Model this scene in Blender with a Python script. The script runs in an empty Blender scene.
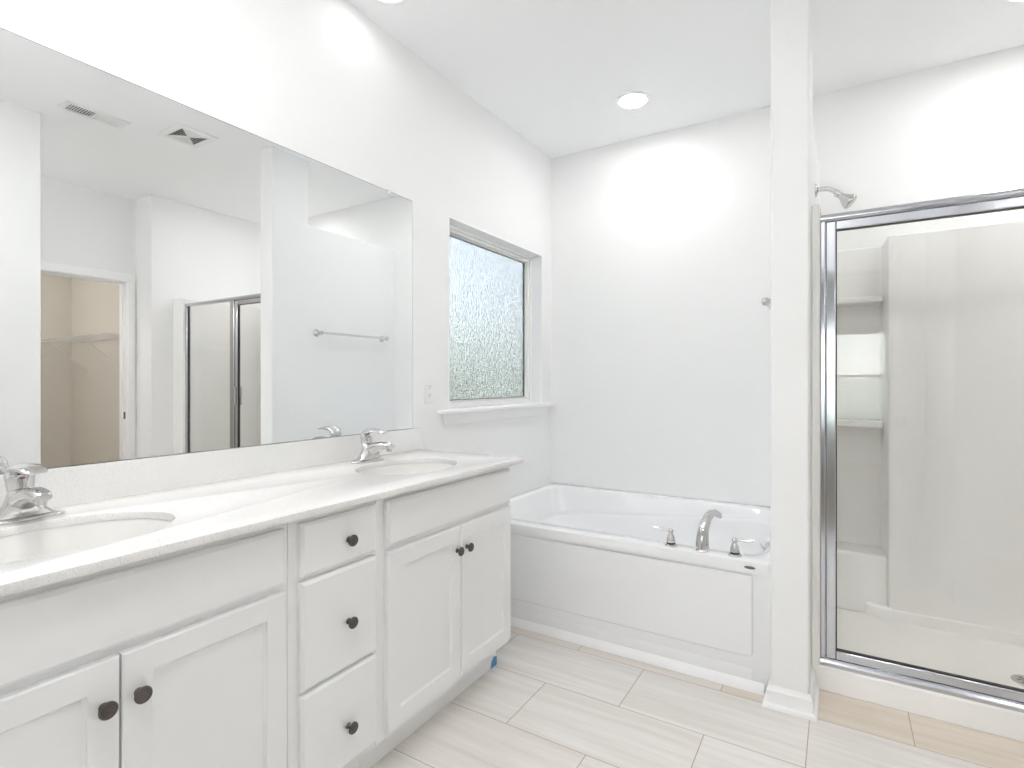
import bpy, bmesh, math, random
from mathutils import Vector, Matrix
S = bpy.context.scene
C = S.collection
random.seed(7)
PI = math.pi

# ------------------------------------------------------------------ camera, world, exposure
CX, CH, H = 1.7088, 1.20, 2.743            # camera x and height, ceiling height
cd = bpy.data.cameras.new('camera')
cd.sensor_width = 36.0
cd.lens = 538.017 * 36.0 / 1024.0
cd.shift_y = -2.93 / 1024.0
cd.clip_start = 0.02
cam = bpy.data.objects.new('camera', cd)
C.objects.link(cam)
cam.location = (CX, 0.0, CH)
cam.rotation_euler = (PI / 2, 0, math.radians(31.336))
S.camera = cam

S.view_settings.view_transform = 'Standard'
S.view_settings.look = 'None'
S.view_settings.exposure = 3.03
S.view_settings.gamma = 1.0
S.view_settings.use_curve_mapping = False
try:
    S.cycles.max_bounces = 16
    S.cycles.diffuse_bounces = 10
    S.cycles.glossy_bounces = 8
    S.cycles.transmission_bounces = 8
    S.cycles.transparent_max_bounces = 16
    S.cycles.sample_clamp_indirect = 6.0
    S.cycles.use_denoising = True
except Exception:
    pass

SKY_STRENGTH = 1.25
CAN_STRENGTH = 11.5
w = bpy.data.worlds.new('daylight')
S.world = w
w.use_nodes = True
nt = w.node_tree
nt.nodes.clear()
wo = nt.nodes.new('ShaderNodeOutputWorld')
bg = nt.nodes.new('ShaderNodeBackground')
sky = nt.nodes.new('ShaderNodeTexSky')
sky.sky_type = 'NISHITA'
sky.sun_disc = False
sky.sun_elevation = math.radians(50)
sky.sun_rotation = math.radians(120)
sc = nt.nodes.new('ShaderNodeMix'); sc.data_type = 'RGBA'
sc.inputs[0].default_value = 0.82
sc.inputs[7].default_value = (0.92, 0.96, 1.0, 1)
sm_ = nt.nodes.new('ShaderNodeMix'); sm_.data_type = 'RGBA'; sm_.blend_type = 'MULTIPLY'
sm_.inputs[0].default_value = 1.0
sm_.inputs[7].default_value = (0.35, 0.35, 0.35, 1)
nt.links.new(sky.outputs[0], sm_.inputs[6])
nt.links.new(sm_.outputs[2], sc.inputs[6])
nt.links.new(sc.outputs[2], bg.inputs[0])
bg.inputs[1].default_value = SKY_STRENGTH
nt.links.new(bg.outputs[0], wo.inputs[0])


# ------------------------------------------------------------------ materials
def mat(name, col=(0.8, 0.8, 0.8), rough=0.5, metal=0.0, coat=0.0, spec=0.5, bump=0.0, bscale=200.0):
    m = bpy.data.materials.new(name)
    m.use_nodes = True
    n = m.node_tree.nodes
    b = n['Principled BSDF']
    b.inputs['Base Color'].default_value = (*col, 1)
    b.inputs['Roughness'].default_value = rough
    b.inputs['Metallic'].default_value = metal
    b.inputs['Coat Weight'].default_value = coat
    b.inputs['Specular IOR Level'].default_value = spec
    if bump:
        t = n.new('ShaderNodeTexNoise'); t.inputs['Scale'].default_value = bscale
        g = n.new('ShaderNodeNewGeometry')
        bp = n.new('ShaderNodeBump'); bp.inputs['Strength'].default_value = bump
        bp.inputs['Distance'].default_value = 0.002
        m.node_tree.links.new(g.outputs['Position'], t.inputs['Vector'])
        m.node_tree.links.new(t.outputs['Fac'], bp.inputs['Height'])
        m.node_tree.links.new(bp.outputs[0], b.inputs['Normal'])
    return m


M = {}
M['wall'] = mat('wall_paint', (0.88, 0.883, 0.882), 0.65, bump=0.08, bscale=260)
M['ceiling'] = mat('ceiling_paint', (0.935, 0.942, 0.955), 0.8, bump=0.1, bscale=180)
M['trim'] = mat('trim_paint', (0.92, 0.92, 0.925), 0.35)
M['cabinet'] = mat('cabinet_paint', (0.885, 0.888, 0.89), 0.38)
M['acrylic'] = mat('white_acrylic', (0.87, 0.875, 0.885), 0.16, coat=0.3)
M['fiberglass'] = mat('shower_fiberglass', (0.89, 0.885, 0.87), 0.25, coat=0.15)
M['porcelain'] = mat('sink_porcelain', (0.84, 0.83, 0.81), 0.12, coat=0.3)
M['chrome'] = mat('polished_chrome', (0.66, 0.655, 0.65), 0.06, metal=1.0)
M['frame'] = mat('bright_anodised_frame', (0.60, 0.615, 0.655), 0.13, metal=1.0)
M['bronze'] = mat('dark_bronze', (0.125, 0.112, 0.102), 0.36, metal=0.75)
M['mirror'] = mat('mirror_silver', (0.945, 0.955, 0.955), 0.0, metal=1.0)
M['mirror_edge'] = mat('mirror_edge', (0.10, 0.115, 0.11), 0.3)
M['vinyl'] = mat('window_vinyl', (0.90, 0.90, 0.89), 0.35)
M['plate'] = mat('white_plastic', (0.88, 0.88, 0.88), 0.3)
M['slot'] = mat('dark_slot', (0.05, 0.05, 0.05), 0.6)
M['cavity'] = mat('duct_cavity', (0.22, 0.22, 0.225), 0.8)
M['gasket'] = mat('black_gasket', (0.03, 0.03, 0.03), 0.5)
M['wire'] = mat('white_wire', (0.80, 0.79, 0.77), 0.35)
M['tape'] = mat('blue_tape', (0.10, 0.32, 0.58), 0.5)
M['spacer'] = mat('dark_glass_spacer', (0.16, 0.17, 0.17), 0.5)
M['red'] = mat('red_dot', (0.35, 0.03, 0.06), 0.4)
M['blue'] = mat('blue_dot', (0.04, 0.05, 0.25), 0.4)
M['closet_dim_tone'] = mat('closet_dim_tone', (0.70, 0.675, 0.63), 0.7, bump=0.08, bscale=260)  # wall paint darkened and warmed: dim closet light put into the colour
M['carpet'] = mat('carpet', (0.52, 0.46, 0.39), 0.95, bump=0.6, bscale=400)
M['nickel'] = mat('satin_nickel', (0.55, 0.53, 0.50), 0.3, metal=1.0)
M['clip'] = mat('clear_clip', (0.85, 0.87, 0.87), 0.15)
M['badge'] = mat('badge_metal', (0.22, 0.22, 0.22), 0.25, metal=0.9)
M['lawn'] = mat('lawn', (0.66, 0.69, 0.57), 0.9, bump=0.5, bscale=30)
M['foliage'] = mat('foliage', (0.50, 0.54, 0.44), 0.9, bump=0.5, bscale=8)


def quartz():
    m = mat('white_quartz', (0.84, 0.835, 0.825), 0.16, coat=0.08)
    n, l = m.node_tree.nodes, m.node_tree.links
    g = n.new('ShaderNodeNewGeometry')
    t = n.new('ShaderNodeTexNoise'); t.inputs['Scale'].default_value = 520; t.inputs['Detail'].default_value = 2
    r = n.new('ShaderNodeValToRGB')
    r.color_ramp.elements[0].position = 0.30; r.color_ramp.elements[0].color = (0.60, 0.585, 0.57, 1)
    r.color_ramp.elements[1].position = 0.44; r.color_ramp.elements[1].color = (0.84, 0.835, 0.825, 1)
    t2 = n.new('ShaderNodeTexNoise'); t2.inputs['Scale'].default_value = 240; t2.inputs['Detail'].default_value = 3
    r2 = n.new('ShaderNodeValToRGB')
    r2.color_ramp.elements[0].position = 0.62; r2.color_ramp.elements[0].color = (1, 1, 1, 1)
    r2.color_ramp.elements[1].position = 0.72; r2.color_ramp.elements[1].color = (0.86, 0.85, 0.84, 1)
    x = n.new('ShaderNodeMix'); x.data_type = 'RGBA'; x.blend_type = 'MULTIPLY'; x.inputs[0].default_value = 1
    l.new(g.outputs['Position'], t.inputs['Vector']); l.new(g.outputs['Position'], t2.inputs['Vector'])
    l.new(t.outputs['Fac'], r.inputs[0]); l.new(t2.outputs['Fac'], r2.inputs[0])
    l.new(r.outputs[0], x.inputs[6]); l.new(r2.outputs[0], x.inputs[7])
    l.new(x.outputs[2], n['Principled BSDF'].inputs['Base Color'])
    return m


M['quartz'] = quartz()


def tile_mat():
    m = mat('floor_tile', (0.7, 0.68, 0.65), 0.38)
    n, l = m.node_tree.nodes, m.node_tree.links
    b = n['Principled BSDF']
    g = n.new('ShaderNodeNewGeometry')
    sp = n.new('ShaderNodeSeparateXYZ'); l.new(g.outputs['Position'], sp.inputs[0])

    def ma(op, a, bb=None, c=None):
        q = n.new('ShaderNodeMath'); q.operation = op
        for i, v in enumerate((a, bb, c)):
            if v is None: continue
            if isinstance(v, (int, float)): q.inputs[i].default_value = v
            else: l.new(v, q.inputs[i])
        return q.outputs[0]
    v = ma('DIVIDE', ma('SUBTRACT', sp.outputs[1], 1.898), 0.2995)
    row = ma('FLOOR', v); fv = ma('FRACT', v)
    par = ma('FLOORED_MODULO', row, 2.0)
    u = ma('ADD', ma('DIVIDE', ma('SUBTRACT', sp.outputs[0], 1.013), 0.605), ma('MULTIPLY', par, 0.5))
    col = ma('FLOOR', u); fu = ma('FRACT', u)
    gv = ma('LESS_THAN', ma('ABSOLUTE', ma('SUBTRACT', ma('FRACT', ma('ADD', v, 0.5)), 0.5)), 0.0050)
    gu = ma('LESS_THAN', ma('ABSOLUTE', ma('SUBTRACT', ma('FRACT', ma('ADD', u, 0.5)), 0.5)), 0.0026)
    grout = ma('MAXIMUM', gv, gu)
    cid = n.new('ShaderNodeCombineXYZ'); l.new(col, cid.inputs[0]); l.new(row, cid.inputs[1])
    wn = n.new('ShaderNodeTexWhiteNoise'); wn.noise_dimensions = '3D'; l.new(cid.outputs[0], wn.inputs['Vector'])
    # streaks running along the tile length
    st = n.new('ShaderNodeCombineXYZ')
    l.new(ma('ADD', ma('MULTIPLY', sp.outputs[0], 2.2), ma('MULTIPLY', wn.outputs['Value'], 9.0)), st.inputs[0])
    l.new(ma('MULTIPLY', sp.outputs[1], 34.0), st.inputs[1])
    l.new(ma('MULTIPLY', wn.outputs['Value'], 40.0), st.inputs[2])
    ns = n.new('ShaderNodeTexNoise'); ns.inputs['Scale'].default_value = 1.0; ns.inputs['Detail'].default_value = 4
    ns.inputs['Distortion'].default_value = 0.25
    l.new(st.outputs[0], ns.inputs['Vector'])
    rp = n.new('ShaderNodeValToRGB')
    rp.color_ramp.elements[0].position = 0.25; rp.color_ramp.elements[0].color = (0.690, 0.655, 0.615, 1)
    rp.color_ramp.elements[1].position = 0.70; rp.color_ramp.elements[1].color = (0.815, 0.797, 0.775, 1)
    l.new(ns.outputs['Fac'], rp.inputs[0])
    # tiles tinted warmer by row and column, partly at random
    warm = n.new('ShaderNodeMix'); warm.data_type = 'RGBA'; warm.blend_type = 'MULTIPLY'
    warm.inputs[7].default_value = (0.93, 0.845, 0.73, 1)
    wf = ma('MULTIPLY', ma('COMPARE', row, 1.0, 0.1), ma('ADD', 0.34, ma('MULTIPLY', ma('GREATER_THAN', col, 0.5), 0.46)))
    wf2 = ma('MULTIPLY', ma('COMPARE', row, 0.0, 0.1), ma('MULTIPLY', wn.outputs['Value'], 0.12))
    wf3 = ma('MULTIPLY', ma('LESS_THAN', row, -0.5), ma('MULTIPLY', wn.outputs['Value'], 0.35))
    l.new(ma('MAXIMUM', ma('MAXIMUM', wf, wf2), wf3), warm.inputs[0])
    l.new(rp.outputs[0], warm.inputs[6])
    fin = n.new('ShaderNodeMix'); fin.data_type = 'RGBA'
    l.new(grout, fin.inputs[0]); l.new(warm.outputs[2], fin.inputs[6])
    fin.inputs[7].default_value = (0.43, 0.345, 0.265, 1)
    l.new(fin.outputs[2], b.inputs['Base Color'])
    bp = n.new('ShaderNodeBump'); bp.inputs['Strength'].default_value = 0.4; bp.inputs['Distance'].default_value = 0.001
    bp.invert = True
    l.new(grout, bp.inputs['Height']); l.new(bp.outputs[0], b.inputs['Normal'])
    return m


M['tile'] = tile_mat()
M['pan'] = mat('shower_pan', (0.905, 0.885, 0.855), 0.35)


def clear_glass(name, tint, f0=0.045):
    m = bpy.data.materials.new(name); m.use_nodes = True
    n, l = m.node_tree.nodes, m.node_tree.links
    n.clear()
    o = n.new('ShaderNodeOutputMaterial')
    t = n.new('ShaderNodeBsdfTransparent'); t.inputs[0].default_value = (*tint, 1)
    g = n.new('ShaderNodeBsdfGlossy'); g.inputs['Roughness'].default_value = 0.0
    lw = n.new('ShaderNodeLayerWeight'); lw.inputs[0].default_value = 0.5
    p = n.new('ShaderNodeMath'); p.operation = 'POWER'; p.inputs[1].default_value = 5
    q = n.new('ShaderNodeMath'); q.operation = 'MULTIPLY_ADD'; q.inputs[1].default_value = 1 - f0; q.inputs[2].default_value = f0
    x = n.new('ShaderNodeMixShader')
    l.new(lw.outputs['Facing'], p.inputs[0]); l.new(p.outputs[0], q.inputs[0]); l.new(q.outputs[0], x.inputs[0])
    l.new(t.outputs[0], x.inputs[1]); l.new(g.outputs[0], x.inputs[2]); l.new(x.outputs[0], o.inputs[0])
    return m


M['glass'] = clear_glass('clear_glass', (0.994, 0.9945, 0.990))


def frosted():
    m = mat('rain_glass', (0.36, 0.365, 0.36), 0.12)
    n, l = m.node_tree.nodes, m.node_tree.links
    b = n['Principled BSDF']
    b.inputs['Transmission Weight'].default_value = 1.0
    b.inputs['IOR'].default_value = 1.22
    g = n.new('ShaderNodeNewGeometry')
    vo = n.new('ShaderNodeTexNoise'); vo.inputs['Scale'].default_value = 75; vo.inputs['Detail'].default_value = 1.5
    bp = n.new('ShaderNodeBump'); bp.inputs['Strength'].default_value = 1.0; bp.inputs['Distance'].default_value = 0.009
    l.new(g.outputs['Position'], vo.inputs['Vector']); l.new(vo.outputs['Fac'], bp.inputs['Height'])
    l.new(bp.outputs[0], b.inputs['Normal'])
    t2 = n.new('ShaderNodeTexNoise'); t2.inputs['Scale'].default_value = 110; t2.inputs['Detail'].default_value = 2
    r2 = n.new('ShaderNodeValToRGB')
    r2.color_ramp.elements[0].position = 0.36; r2.color_ramp.elements[0].color = (0.094, 0.096, 0.0945, 1)
    r2.color_ramp.elements[1].position = 0.64; r2.color_ramp.elements[1].color = (0.136, 0.137, 0.133, 1)
    l.new(g.outputs['Position'], t2.inputs['Vector']); l.new(t2.outputs['Fac'], r2.inputs[0])
    l.new(r2.outputs[0], b.inputs['Base Color'])
    return m


M['frost'] = frosted()


def emitter(name, col, strength):
    m = bpy.data.materials.new(name); m.use_nodes = True
    n = m.node_tree.nodes; n.clear()
    o = n.new('ShaderNodeOutputMaterial'); e = n.new('ShaderNodeEmission')
    e.inputs[0].default_value = (*col, 1); e.inputs[1].default_value = strength
    m.node_tree.links.new(e.outputs[0], o.inputs[0])
    return m


M['lens'] = emitter('lamp_lens', (1.0, 0.992, 0.98), CAN_STRENGTH)
M['lens_dim'] = emitter('lamp_lens_dim', (1.0, 0.992, 0.98), 1.5)
M['lens_shower'] = emitter('lamp_lens_shower', (1.0, 0.992, 0.98), 12.0)
M['lens_fill'] = emitter('fill_lamp_lens', (1.0, 0.995, 0.99), 5.6)  # emission of the added fill lights over the vanity end
M['lens_nook_fill'] = emitter('nook_fill_lens', (1.0, 0.99, 0.985), 5.0)  # emission of the added fill light in the nook
M['lens_bedroom_fill'] = emitter('bedroom_fill_lens', (1.0, 0.99, 0.98), 15.0)  # emission of the added fill lamp behind the camera
M['lens_closet'] = emitter('closet_lamp_lens', (1.0, 0.96, 0.91), 30.0)


# ------------------------------------------------------------------ mesh helpers
class MB:
    def __init__(s): s.v = []; s.f = []

    def add(s, vs, fs):
        k = len(s.v); s.v += [tuple(p) for p in vs]; s.f += [tuple(i + k for i in f) for f in fs]; return s

    def box(s, x0, x1, y0, y1, z0, z1):
        return s.add([(x0, y0, z0), (x1, y0, z0), (x1, y1, z0), (x0, y1, z0), (x0, y0, z1), (x1, y0, z1), (x1, y1, z1), (x0, y1, z1)],
                     [(0, 3, 2, 1), (4, 5, 6, 7), (0, 1, 5, 4), (1, 2, 6, 5), (2, 3, 7, 6), (3, 0, 4, 7)])

    def loft(s, rings, cap0=True, cap1=True):
        n = len(rings[0]); vs = [p for r in rings for p in r]; fs = []
        for i in range(len(rings) - 1):
            for j in range(n):
                a = i * n + j; b = i * n + (j + 1) % n
                fs.append((a, b, b + n, a + n))
        if cap0: fs.append(tuple(range(n))[::-1])
        if cap1: fs.append(tuple((len(rings) - 1) * n + j for j in range(n)))
        return s.add(vs, fs)

    def prism(s, poly, axis, a0, a1):
        """extrude a 2-D polygon along axis ('x','y','z')"""
        def P(p, t): return (t, p[0], p[1]) if axis == 'x' else (p[0], t, p[1]) if axis == 'y' else (p[0], p[1], t)
        return s.loft([[P(p, a0) for p in poly], [P(p, a1) for p in poly]])

    def tube(s, p0, p1, r0, r1=None, seg=20):
        r1 = r0 if r1 is None else r1
        return s.sweep([p0, p1], [(r0, r0), (r1, r1)], seg)

    def sweep(s, path, secs, seg=20, up=(0, 0, 1), side=None):
        """elliptical sections (half width across, half height) along a path"""
        P = [Vector(p) for p in path]; rings = []
        for i, p in enumerate(P):
            d = (P[min(i + 1, len(P) - 1)] - P[max(i - 1, 0)]).normalized()
            u = Vector(up)
            if abs(d.dot(u)) > 0.999: u = Vector((0, 1, 0)) if abs(d.y) < 0.9 else Vector((1, 0, 0))
            sd = Vector(side).normalized() if side else d.cross(u).normalized(); un = sd.cross(d).normalized()
            a, b = secs[i]
            rings.append([p + sd * (a * math.cos(2 * PI * j / seg)) + un * (b * math.sin(2 * PI * j / seg)) for j in range(seg)])
        return s.loft(rings)

    def lathe(s, prof, origin=(0, 0, 0), axis=(0, 0, 1), seg=32):
        o = Vector(origin); a = Vector(axis).normalized()
        t = Vector((1, 0, 0)) if abs(a.x) < 0.9 else Vector((0, 1, 0))
        e1 = a.cross(t).normalized(); e2 = a.cross(e1)
        rings = [[o + a * h + (e1 * math.cos(2 * PI * j / seg) + e2 * math.sin(2 * PI * j / seg)) * max(r, 1e-5) for j in range(seg)] for r, h in prof]
        return s.loft(rings)


def O(name, mb, m, parent=None, bevel=0.0, seg=2, smooth=None):
    me = bpy.data.meshes.new(name)
    me.from_pydata(mb.v, [], mb.f)
    me.validate()
    bm = bmesh.new(); bm.from_mesh(me)
    bmesh.ops.remove_doubles(bm, verts=bm.verts, dist=1e-6)
    bmesh.ops.recalc_face_normals(bm, faces=bm.faces)
    bm.to_mesh(me); bm.free()
    me.materials.append(m)
    o = bpy.data.objects.new(name, me); C.objects.link(o)
    if bevel:
        b = o.modifiers.new('bevel', 'BEVEL'); b.width = bevel; b.segments = seg; b.limit_method = 'ANGLE'; b.angle_limit = math.radians(40)
        b.harden_normals = False
    if smooth is not None or bevel:
        for p in me.polygons: p.use_smooth = True
        me.set_sharp_from_angle(angle=math.radians(smooth if smooth is not None else 35))
    if parent is not None: adopt(o, parent)
    return o


def root_of(p):
    l = Vector((0, 0, 0))
    return l


def adopt(o, parent):
    o.parent = parent
    o.matrix_parent_inverse = WORLD[parent.name].inverted()
    WORLD[o.name] = Matrix.Identity(4)


WORLD = {}


def thing(name, label, cat, loc, group=None):
    o = bpy.data.objects.new(name, None); C.objects.link(o)
    o.empty_display_size = 0.05
    o.location = loc
    WORLD[o.name] = Matrix.Translation(loc)
    return tag(o, label, cat, group)


def tag(o, label, cat, group=None):
    o['label'] = label; o['category'] = cat
    if group: o['group'] = group
    if o.name not in WORLD: WORLD[o.name] = Matrix.Translation(o.location)
    return o


def struct(name, mb, m, parent=None, **k):
    o = O(name, mb, m, parent, **k)
    if parent is None: o['kind'] = 'structure'; WORLD[o.name] = Matrix.Identity(4)
    return o


def part(name, mb, m, parent, **k):
    if parent.name not in WORLD: WORLD[parent.name] = Matrix.Identity(4)
    return O(name, mb, m, parent, **k)


def dup(root, offset, label, group=None):
    """copy a thing, its parts and sub-parts, moved by offset"""
    r = root.copy(); C.objects.link(r)
    r.location = Vector(root.location) + Vector(offset)
    r['label'] = label
    if group: r['group'] = group
    WORLD[r.name] = Matrix.Translation(r.location)
    for ch in list(root.children):
        c = ch.copy(); C.objects.link(c); c.parent = r; c.matrix_parent_inverse = ch.matrix_parent_inverse.copy()
        for g in list(ch.children):
            d = g.copy(); C.objects.link(d); d.parent = c; d.matrix_parent_inverse = g.matrix_parent_inverse.copy()
    return r


def superellipse(cx, cy, a, b, n, N):
    out = []
    for j in range(N):
        t = 2 * PI * j / N; c, s_ = math.cos(t), math.sin(t)
        out.append((cx + a * math.copysign(abs(c) ** (2 / n), c), cy + b * math.copysign(abs(s_) ** (2 / n), s_)))
    return out


def holed_slab(name, outer, holes, z0, z1, m, parent=None, bevel=0.0):
    """flat slab with holes, built from a filled 2-D curve outline"""
    cu = bpy.data.curves.new(name, 'CURVE'); cu.dimensions = '2D'; cu.fill_mode = 'BOTH'
    cu.extrude = (z1 - z0) / 2 - bevel; cu.bevel_depth = bevel; cu.bevel_resolution = 2; cu.offset = -bevel
    for loop in [outer] + holes:
        sp = cu.splines.new('POLY'); sp.points.add(len(loop) - 1); sp.use_cyclic_u = True
        for p, q in zip(sp.points, loop): p.co = (q[0], q[1], 0, 1)
    t = bpy.data.objects.new('tmp', cu); C.objects.link(t)
    dg = bpy.context.evaluated_depsgraph_get(); dg.update()
    me = bpy.data.meshes.new_from_object(t.evaluated_get(dg))
    bpy.data.objects.remove(t); bpy.data.curves.remove(cu)
    me.transform(Matrix.Translation((0, 0, (z0 + z1) / 2)))
    me.name = name; me.materials.clear(); me.materials.append(m)
    bm = bmesh.new(); bm.from_mesh(me); bmesh.ops.remove_doubles(bm, verts=bm.verts, dist=1e-5)
    bmesh.ops.recalc_face_normals(bm, faces=bm.faces); bm.to_mesh(me); bm.free()
    o = bpy.data.objects.new(name, me); C.objects.link(o)
    for p in me.polygons: p.use_smooth = True
    me.set_sharp_from_angle(angle=math.radians(30))
    if parent is not None: adopt(o, parent)
    return o


# ================================================================== ROOM SHELL
YB = 3.332                                 # back wall
PX0, PX1, PY = 1.49, 1.615, 2.20           # partition between tub and shower
WY0, WY1, WZ0, WZ1 = 2.178, 3.201, 1.052, 2.05   # window opening
SX = 3.165                                 # shower's far side wall
CLX = 3.43                                 # closet wall

struct('floor', MB().box(-0.14, 3.6, -0.05, 3.46, -0.12, 0), M['tile'])
struct('floor', MB().box(3.6, 5.2, -0.05, 3.46, -0.12, 0.0), M['carpet'])
struct('floor', MB().box(-1.2, 4.4, -4.7, -0.05, -0.12, 0.0), M['carpet'])
struct('ceiling', MB().box(-0.14, 5.2, -0.05, 3.46, H, H + 0.1), M['ceiling'])
struct('ceiling', MB().box(-1.2, 4.4, -4.7, -0.05, H, H + 0.1), M['ceiling'])

b = MB().box(-0.14, 0, -0.05, WY0, 0, H).box(-0.14, 0, WY1, 3.46, 0, H).box(-0.14, 0, WY0, WY1, 0, WZ0).box(-0.14, 0, WY0, WY1, WZ1, H)
struct('wall_left', b, M['wall'])
struct('wall_back', MB().box(0, SX + 0.38, YB, 3.46, 0, H), M['wall'])
struct('wall_partition', MB().prism([(PY, 0), (YB, 0), (YB, 2.295), (2.487, 2.295), (2.487, H), (PY, H)], 'x', PX0, PX1), M['wall'], bevel=0.006, seg=3)
b = MB().box(0, 1.22, -0.05, 0.07, 0, H).box(2.05, CLX, -0.05, 0.07, 0, H).box(1.22, 2.05, -0.05, 0.07, 2.05, H)
struct('wall_front', b, M['wall'])
struct('wall_right', MB().box(2.232, 2.345, 0.07, 1.236, 0, H), M['wall'], bevel=0.004)
struct('wall_shower_side', MB().box(SX, CLX + 0.115, 2.25, YB, 0, H), M['wall'], bevel=0.004)
b = MB().box(CLX, CLX + 0.115, -0.05, 1.362, 0, H).box(CLX, CLX + 0.115, 2.196, 2.25, 0, H).box(CLX, CLX + 0.115, 1.362, 2.196, 2.048, H)
struct('wall_closet', b, M['wall'])
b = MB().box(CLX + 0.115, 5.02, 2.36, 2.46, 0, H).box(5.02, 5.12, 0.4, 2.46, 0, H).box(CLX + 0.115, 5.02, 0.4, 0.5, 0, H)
struct('wall_closet_inside', b, M['closet_dim_tone'])
# bedroom behind the doorway
BWY = -4.5
b = MB().box(-1.1, 1.35, BWY - 0.12, BWY, 0, H).box(2.33, 4.3, BWY - 0.12, BWY, 0, H).box(1.35, 2.33, BWY - 0.12, BWY, 0, 0.57).box(1.35, 2.33, BWY - 0.12, BWY, 1.96, H)
struct('wall_bedroom_far', b, M['wall'])
struct('wall_bedroom_left', MB().box(-1.2, -1.1, BWY - 0.12, -0.05, 0, H), M['wall'])
struct('wall_bedroom_right', MB().box(4.3, 4.4, BWY - 0.12, -0.05, 0, H), M['wall'])
struct('wall_bedroom_near', MB().box(-1.1, 0.0, -0.05, 0.07, 0, H).box(CLX + 0.115, 4.3, -0.05, 0.07, 0, H), M['wall'])


# baseboards with a shoe moulding
def base_profile(o, h=0.077, t=0.013, shoe=0.014):
    """profile (out from wall, up)"""
    return [(0, 0), (t + shoe, 0), (t + shoe, 0.004), (t + shoe * 0.75, 0.012), (t, 0.017), (t, h - 0.016), (t * 0.55, h - 0.006), (t * 0.45, h), (0, h)]


def run_profile(mb, path, prof):
    """sweep a wall-trim profile along a horizontal polyline, mitred; path runs with the wall on its left-hand side normal = right"""
    P = [Vector(p) for p in path]; rings = []
    for i, p in enumerate(P):
        d0 = (P[i] - P[i - 1]).normalized() if i else None
        d1 = (P[i + 1] - P[i]).normalized() if i < len(P) - 1 else None
        d0 = d0 or d1; d1 = d1 or d0
        n0 = Vector((d0.y, -d0.x)); n1 = Vector((d1.y, -d1.x))
        nn = (n0 + n1); nn = nn / nn.length_squared * 2 if nn.length_squared > 1e-9 else n0
        rings.append([(p.x + nn.x * a, p.y + nn.y * a, z) for a, z in prof])
    return mb.loft(rings)


BP = base_profile(None)
# around the exposed end of the partition, stopping at the tub apron and at the shower curb
mb = run_profile(MB(), [(PX0, 2.262), (PX0, PY), (PX1, PY), (PX1, 2.404)], BP)
struct('baseboard_partition', mb, M['trim'], smooth=30)
mb = run_profile(MB(), [(2.232, 0.09), (2.232, 0.09001)], BP)
mb = run_profile(MB(), [(2.345, 1.236), (2.232, 1.236), (2.232, 0.88)], [(a, z) for a, z in BP])
# path direction chosen so the profile faces the room
mb = run_profile(MB(), [(2.232, 0.88), (2.232, 1.236), (2.345, 1.236), (2.345, 0.1)][::-1], BP) if False else run_profile(MB(), [(2.345, 0.1), (2.345, 1.236), (2.232, 1.236), (2.232, 0.1)], [(-a, z) for a, z in BP])
struct('baseboard_right', mb, M['trim'], smooth=30)
mb = run_profile(MB(), [(CLX, 0.1), (CLX, 1.316)], [(-a, z) for a, z in BP])
struct('baseboard_closet', mb, M['trim'], smooth=30)
mb = run_profile(MB(), [(CLX, 2.25), (SX, 2.25), (SX, 2.404)], [(-a, z) for a, z in BP])
struct('baseboard_shower_side', mb, M['trim'], smooth=30)

# ------------------------------------------------------------------ bathroom window (frosted) in the left wall
wf = MB()
J = 0.012
jd = -0.078
wf.box(-0.135, 0.0005, WY0, WY0 + J, WZ0, WZ1).box(-0.135, 0.0005, WY1 - J, WY1, WZ0, WZ1).box(-0.135, 0.0005, WY0 + J, WY1 - J, WZ1 - J, WZ1)
win = struct('window_1', wf, M['trim'], bevel=0.001)
fy0, fy1, fz0, fz1 = WY0 + J, WY1 - J, WZ0 + 0.003, WZ1 - J


def frame_ring(mb, x0, x1, y0, y1, z0, z1, t, tb=None):
    tb = tb or t
    return mb.box(x0, x1, y0, y0 + t, z0, z1).box(x0, x1, y1 - t, y1, z0, z1).box(x0, x1, y0 + t, y1 - t, z1 - t, z1).box(x0, x1, y0 + t, y1 - t, z0, z0 + tb)


f = frame_ring(MB(), -0.13, -0.078, fy0, fy1, fz0, fz1, 0.014)
f = frame_ring(f, -0.13, -0.092, fy0 + 0.014, fy1 - 0.014, fz0 + 0.014, fz1 - 0.014, 0.016)
f = frame_ring(f, -0.13, -0.108, fy0 + 0.030, fy1 - 0.030, fz0 + 0.030, fz1 - 0.030, 0.008)
part('window_frame', f, M['vinyl'], win, bevel=0.002)
g = frame_ring(MB(), -0.122, -0.112, fy0 + 0.038, fy1 - 0.038, fz0 + 0.038, fz1 - 0.038, 0.005)
part('glazing_bead', g, M['spacer'], win)
part('glass_pane', MB().box(-0.122, -0.117, fy0 + 0.040, fy1 - 0.040, fz0 + 0.040, fz1 - 0.040), M['frost'], win)
# stool and apron
st = MB().prism([(-0.078, WY0 + J), (0.0, WY0 + J), (0.0, 2.088), (0.048, 2.088), (0.048, 3.300), (0.0, 3.300), (0.0, WY1 - J), (-0.078, WY1 - J)], 'z', 1.034, 1.054)
part('window_stool', st, M['trim'], win, bevel=0.004, seg=3)
ap = MB().loft([[(0.0005, 2.124, 1.034), (0.016, 2.124, 1.034), (0.016, 3.264, 1.034), (0.0005, 3.264, 1.034)],
                [(0.0005, 2.144, 0.976), (0.013, 2.144, 0.976), (0.013, 3.244, 0.976), (0.0005, 3.244, 0.976)]])
part('window_apron', ap, M['trim'], win, bevel=0.002)

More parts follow.
